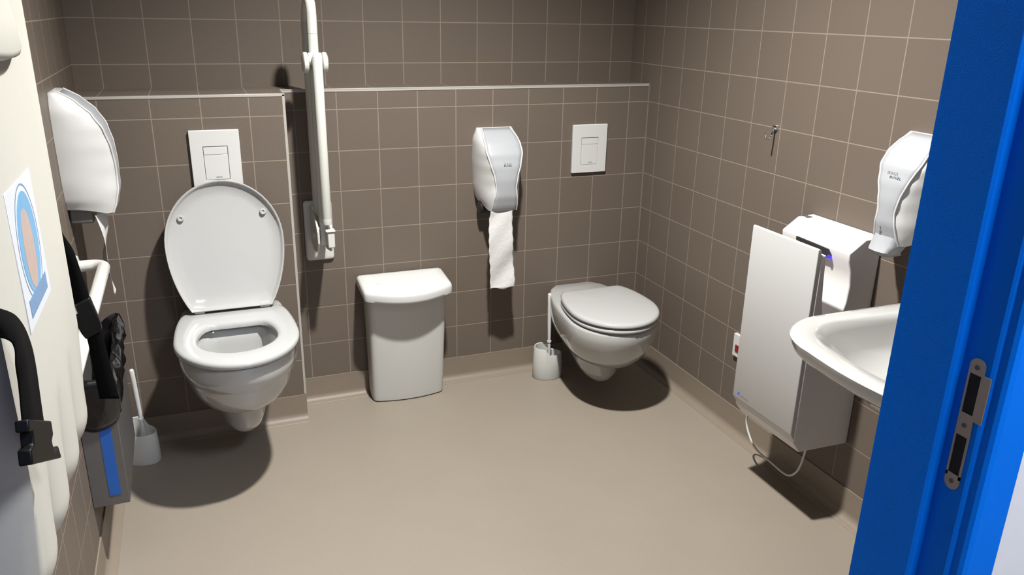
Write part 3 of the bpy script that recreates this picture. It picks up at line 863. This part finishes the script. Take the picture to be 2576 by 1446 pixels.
# handle hood
rg = []
for z, d, hw in ((1.60, .001, .05), (1.56, .006, .09), (1.52, .014, .12), (1.47, .020, .135), (1.440, .024, .140), (1.432, .021, .138), (1.429, .011, .133), (1.431, .0, .13)):
    cy = -1.640
    rg.append([(XF - .003 + max(d * (1 - abs(a) ** 3), 0), cy + hw * a, z - .012 * (1 - abs(a) ** 2) * (z < 1.45)) for a in [k / 10 for k in range(-10, 11)]] + [(XF - .004, cy + hw, z), (XF - .004, cy - hw, z)])
mk('handle', loft(rg), M['beige'], cs, angle=60)
# label card
lb = mk('label_card', box(XF - .003, XF - .0008, -1.765, -1.570, 1.060, 1.256), M['card'], cs, bevel=.0006, seg=1)
def disc(cy, cz, ry, rz, x0, x1, n=40): return loft([[(x, cy + ry * math.cos(t), cz + rz * math.sin(t)) for t in [2 * PI * k / n for k in range(n)]] for x in (x0, x1)])
lc = -1.667
mk('blue_oval', disc(lc, 1.166, .066, .074, XF - .0009, XF - .0003), M['sky'], lb, smooth=False)
mk('pale_shape', disc(lc - .006, 1.158, .036, .058, XF - .0004, XF - .0001), M['tan'], lb, smooth=False)
mk('blue_band', join(box(XF - .0009, XF - .0002, lc - .072, lc + .072, 1.074, 1.100)), M['deepblue'], lb, smooth=False)
mk('oval_outline', (lambda: (lambda a, b: ([*a, *b], [(k, (k + 1) % 40, 40 + (k + 1) % 40, 40 + k) for k in range(40)]))([(XF - .0005, lc + .074 * math.cos(2 * PI * k / 40), 1.166 + .082 * math.sin(2 * PI * k / 40)) for k in range(40)], [(XF - .0005, lc + .0765 * math.cos(2 * PI * k / 40), 1.166 + .0845 * math.sin(2 * PI * k / 40)) for k in range(40)]))(), M['deepblue'], lb, smooth=False)

def ribbon(L, R_, n=6):
    a, b = smooth_path(L, n), smooth_path(R_, n)
    V = [tuple(p) for q in zip(a, b) for p in q]
    return V, [(2 * i, 2 * i + 1, 2 * i + 3, 2 * i + 2) for i in range(len(a) - 1)]
# near strap, coming out of the near gap and lying over the front
sx_ = -1.994
s1 = mk('strap', ribbon([(XF - .02, -1.925, 1.166), (sx_ - .010, -1.945, 1.158), (sx_ - .002, -1.930, 1.137), (sx_, -1.915, 1.105), (sx_, -1.912, 1.073), (sx_, -1.922, 1.030), (sx_, -1.930, .994)],
                        [(XF - .02, -1.955, 1.140), (sx_ - .008, -1.985, 1.140), (sx_, -1.990, 1.130), (sx_, -2.000, 1.112), (sx_, -2.005, 1.090), (sx_, -2.018, 1.062), (sx_, -2.028, 1.042)]),
        M['web'], cs, solid=.0022, angle=70)
def slab(P, x0, x1): return loft([[(x, y, z) for y, z in P] for x in (x0, x1)])
mk('buckle', slab([(-1.917, 1.000), (-1.920, .982), (-1.934, .980), (-1.932, .962), (-1.905, .958), (-1.898, .936), (-2.046, 1.012), (-2.040, 1.028), (-2.022, 1.024), (-2.016, 1.038), (-2.032, 1.046), (-2.026, 1.058)], sx_ - .007, sx_ + .007), M['buckle'], s1, bevel=.002, seg=2)
# far strap, hanging free past the far edge
sy_ = -1.362
s2 = mk('strap', ribbon([(-2.036, sy_ + .004, 1.108), (-2.029, sy_, 1.092), (-2.031, sy_, 1.045), (-2.026, sy_, 1.021), (-2.023, sy_, .955), (-2.018, sy_, .915), (-2.012, sy_, .890), (-2.010, sy_, .820), (-2.008, sy_, .765)],
                        [(-2.028, sy_ + .006, 1.112), (-2.019, sy_, 1.090), (-2.010, sy_, 1.066), (-2.003, sy_, 1.02), (-1.996, sy_, .970), (-1.990, sy_, .935), (-1.986, sy_, .910), (-1.980, sy_, .83), (-1.974, sy_, .760)]),
        M['web'], cs, solid=.0022, angle=70)
def slaby(P, a, b): return loft([[(x, y, z) for x, z in P] for y in (a, b)])
mk('buckle', slaby([(-2.026, .962), (-1.996, .976), (-1.985, .925), (-1.984, .908), (-2.013, .893), (-2.019, .905), (-2.026, .930)], sy_ - .009, sy_ + .007), M['buckle'], s2, bevel=.003, seg=2)
mk('strap_clip', slaby([(-2.030, .962), (-2.022, .968), (-2.018, .948), (-2.026, .944)], sy_ - .012, sy_ + .004), M['chrome'], s2, bevel=.001, seg=1)
